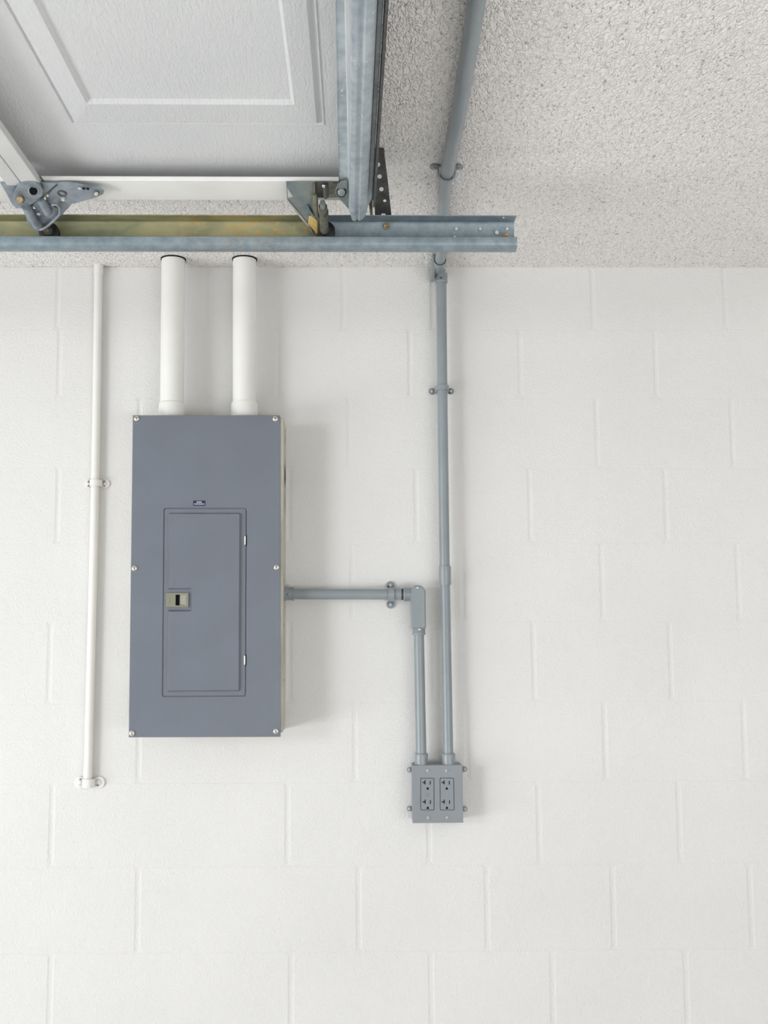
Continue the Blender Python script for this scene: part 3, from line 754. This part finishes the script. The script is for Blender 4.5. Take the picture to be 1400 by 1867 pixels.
prism(bm, [a, b, b+sx*.0045, a+sx*.0045], (0, 0, .036)); finish('strut_edge', bm, DARK, door)

# plane on which the hinge and bracket plates lie (slopes from the stile down to the track)
PT = Vector((0, -.846, ZD-.006)); TD = Vector((0, .135, -.034)).normalized(); TN = Vector((0, TD.z, -TD.y))   # TN points down to the viewer
def T(px, py, off=0.0): return onP(px, py, PT+TN*off, TN)
def plate(name, pix, off, th, mat, parent, holes=(), bevel=.0006):
    bm = new(); prism(bm, [T(x, y, off) for x, y in pix], -TN*th, [[T(x, y, off) for x, y in h] for h in holes]); return finish(name, bm, mat, parent, bevel=bevel)
def ell(cx, cy, rx, ry, seg=16, a0=0, a1=2*PI):
    return [(cx+rx*math.cos(a0+(a1-a0)*k/seg), cy+ry*math.sin(a0+(a1-a0)*k/seg)) for k in range(seg)]
z1 = lambda x, y: (x/5.8333, 280+y/5.8333)     # enlargement coordinates -> photograph
z5 = lambda x, y: (x/10.0, 320+y/10.0)
z4 = lambda x, y: (500+x/10.0, 320+y/10.0)

# --- centre hinge with its roller
base = T(*z5(580, 350), .006)
hn = finish('hinge', (lambda b_: (prism(b_, [T(*z5(x, y), .004) for x, y in ((0, 135), (310, 125), (1050, 140), (830, 330), (600, 520), (480, 600), (300, 600), (210, 520), (130, 350))], -TN*.003), b_)[1])(new()), HINGE, door, bevel=.0006)
hn['label'] = 'blue-grey steel roller hinge over the joint of two door sections'
plate('hinge_wing', [z5(*p) for p in ((1040, 130), (1240, 120), (1400, 150), (1600, 195), (1810, 225), (1900, 290), (1880, 340), (1760, 400), (1400, 500), (1310, 520), (1150, 700), (980, 860), (900, 700), (830, 420), (960, 260), (1050, 190))], .003, .003, HINGE, hn)
plate('hinge_ear', [z5(*p) for p in ((310, 200), (400, 135), (520, 112), (640, 125), (740, 190), (790, 290), (770, 380), (700, 450), (560, 540), (470, 600), (310, 600), (220, 500), (240, 340))], .012, .005, HINGE, hn, bevel=.001)
# U-shaped roller carrier
bm = new(); tube(bm, [T(*z5(480, 560), .012), T(*z5(560, 740), .014), T(*z5(690, 930), .016)], .0098, 20); finish('roller_sleeve', bm, HINGE, hn, smooth=True)
bm = new(); tube(bm, [T(*z5(740, 420), .010), T(*z5(800, 540), .012), T(*z5(880, 680), .012)], .0090, 20); finish('roller_sleeve', bm, HINGE, hn, smooth=True)
bm = new(); tube(bm, [T(*z5(*p), .013) for p in ((500, 780), (560, 900), (660, 985), (760, 985), (880, 910), (980, 820), (1090, 700), (1090, 590), (1030, 530), (940, 530))], .0032, 12); finish('carrier_rim', bm, HINGE, hn, smooth=True)
plate('carrier_web', [z5(*p) for p in ((470, 620), (700, 450), (930, 560), (1090, 620), (960, 830), (760, 975), (640, 975), (540, 880))], .006, .002, HINGE, hn)
for q_ in ((625, 575), (825, 405), (870, 355)):
    bm = new(); c0 = T(*z5(*q_), .014); steps(bm, c0, c0+TN*.003, [(0, .0026), (1, .0022)], 10); finish('rivet_or_hole_disc', bm, STEEL, hn)
bm = new(); c0 = T(*z5(700, 700), .010); steps(bm, c0, c0+TN*.001, [(0, .004), (1, .004)], 10); finish('sleeve_slot', bm, INK, hn)
bm = new(); c0 = T(*z5(610, 280), .017)
def rollring(bm, c, ax, R, r, seg=24):
    x, y = frame(ax); tube(bm, [c+(x*math.cos(2*PI*k/seg)+y*math.sin(2*PI*k/seg))*R for k in range(seg+1)], r, 8, caps=False)
VD = (CAM-c0).normalized()
rollring(bm, c0, VD, .0095, .0016); finish('bore_rim', bm, HINGE, hn, smooth=True)
bm = new(); steps(bm, c0-VD*.001, c0+VD*.0004, [(0, .0092), (1, .0092)], 20); finish('bore', bm, SLOT, hn)
def hexbolt(q_, off, r, parent, name='bolt', d=None, mat=BRASS):
    c = T(*q_, off); d = d or (TN*.6+Vector((0, -1, 0))*.6).normalized(); bm = new()
    steps(bm, c, c+d*.002, [(0, r*1.25), (1, r*1.25)], 20); w = finish('washer', bm, OLIVE, parent)
    bm = new(); steps(bm, c+d*.002, c+d*(.002+r*.8), [(0, r), (.8, r), (1, r*.75)], 6); return finish(name, bm, mat, parent)
hexbolt(z5(375, 430), .017, .0075, hn)
bm = new(); c0 = T(*z5(1130, 330), .004); rollring(bm, c0, TN, .008, .0014); finish('slot_rim', bm, DARK, hn)
bm = new(); c0 = T(*z5(1150, 420), .006); steps(bm, c0, c0+TN*.004, [(0, .005), (1, .0035)], 12); finish('bolt', bm, STEEL, hn)
hexbolt(z5(1760, 325), .006, .0045, hn, mat=STEEL)
for q_ in ((1450, 235), (1530, 235), (1600, 240)):
    bm = new(); c0 = T(*z5(*q_), .006); steps(bm, c0, c0+TN*.0006, [(0, .0034), (1, .0034)], 12); finish('punched_hole', bm, SLOT if q_[0] != 1450 else INK, hn)

def roller(px, py, R, stem0, mat_stem):
    c = onY(px, py, TB-.020); bm = new()
    steps(bm, c+Vector((0, .009, 0)), c-Vector((0, .007, 0)), [(0, R*.8), (.1, R), (.4, R*.93), (.6, R*.93), (.9, R), (1, R*.8)], 32)
    r_ = finish('roller', bm, BLACK, door, smooth=True, angle=50); r_['label'] = 'black nylon roller riding in the track'
    bm = new(); steps(bm, c-Vector((0, .007, 0)), c-Vector((0, .012, 0)), [(0, R*.5), (1, R*.42)], 20); finish('roller_hub', bm, DARK, r_, smooth=True)
    bm = new(); tube(bm, [c-Vector((0, .006, 0)), stem0], .0048, 14); finish('roller_stem', bm, mat_stem, r_, smooth=True)
    return r_
roller(90, 424, .0215, T(*z5(690, 900), .010), BRASS)
roller(593, 422, .0215, T(*z4(890, 900), .006), DARK)

# --- top bracket with its roller
tb = finish('top_bracket', (lambda b_: (prism(b_, [T(*z4(x, y), .004) for x, y in ((215, 120), (745, 120), (800, 330), (800, 790), (700, 900), (735, 1085), (620, 930), (440, 730), (240, 460), (235, 440))], -TN*.0025, [[T(*z4(x, y), .004) for x, y in ((238, 235), (345, 395), (250, 425))]]), b_)[1])(new()), PLATE, door, bevel=.0005)
tb['label'] = 'stained zinc top bracket holding the right-hand roller'
plate('bracket_edge', [z4(*p) for p in ((225, 455), (250, 455), (640, 920), (735, 1090), (715, 1090))], .0065, .002, STEEL, tb)
plate('bracket_flange', [z4(*p) for p in ((690, 150), (745, 150), (748, 340), (710, 340))], .009, .004, OLIVE, tb)
plate('dark_backing', [z4(*p) for p in ((748, 122), (980, 122), (1000, 250), (990, 405), (800, 405), (748, 330))], .005, .003, DARK, tb)
plate('bracket_arm', [z4(*p) for p in ((975, 122), (1030, 122), (1140, 170), (1250, 120), (1330, 100), (1330, 400), (980, 408))], .004, .003, OLIVE, tb)
plate('arm_tab', [z4(*p) for p in ((1110, 250), (1150, 180), (1220, 120), (1330, 95), (1335, 395), (1150, 390), (1110, 330))], .008, .003, PLATE, tb)
bm = new(); c0 = T(*z4(1225, 305), .012); steps(bm, c0, c0+(TN+Vector((0, -1, 0))).normalized()*.004, [(0, .0085), (.6, .008), (1, .005)], 24); bb_ = finish('carriage_bolt', bm, PLATE, tb, smooth=True)
bm = new(); rollring(bm, c0, (TN+Vector((0, -1, 0))).normalized(), .0092, .0010); finish('bolt_rim', bm, SLOT, tb)
bm = new(); tube(bm, [T(*z4(925, 180), .010), T(*z4(930, 300), .012), T(*z4(935, 400), .014)], .0048, 14); finish('bolt', bm, DARK, tb, smooth=True)
bm = new(); c0 = T(*z4(900, 190), .016); steps(bm, c0, c0+TN*.003, [(0, .0042), (1, .003)], 6); finish('nut', bm, STEEL, tb)
# pressed rib, worn gold where the plating rubbed off
bm = new(); tube(bm, [T(*z4(740, 340), .010), T(*z4(740, 480), .014), T(*z4(750, 620), .014), T(*z4(790, 760), .010)], [.004, .0065, .0062, .004], 14); finish('pressed_rib', bm, OLIVE, tb, smooth=True)
bm = new(); tube(bm, [T(*z4(600, 540), .006), T(*z4(640, 640), .007), T(*z4(740, 770), .009)], [.0015, .004, .003], 10); finish('pressed_rib', bm, PLATE, tb, smooth=True)
wp = plate('worn_lip', [z4(*p) for p in ((630, 750), (690, 750), (790, 830), (795, 1070), (770, 1080), (700, 980), (615, 890))], .0085, .004, GOLD, tb, bevel=.0015); wp['label'] = 'gold-stained lip'
plate('side_cheek', [z4(*p) for p in ((785, 790), (860, 770), (870, 1010), (830, 1100), (800, 1110))], .007, .004, OLIVE, tb)
bm = new(); tube(bm, [T(*z4(885, 560), .016), T(*z4(900, 740), .015), T(*z4(915, 1000), .012)], [.0090, .0092, .0088], 20); finish('roller_sleeve', bm, OLIVE, tb, smooth=True)
bm = new(); tube(bm, [T(*z4(880, 490), .020), T(*z4(888, 640), .018)], [.0060, .0062], 16); finish('stem_end', bm, STEEL if False else PLATE, tb, smooth=True)
bm = new(); tube(bm, [T(*z4(905, 640), .0155), T(*z4(910, 700), .0150)], [.0092, .0094], 18); finish('sleeve_collar', bm, DARK, tb, smooth=True)
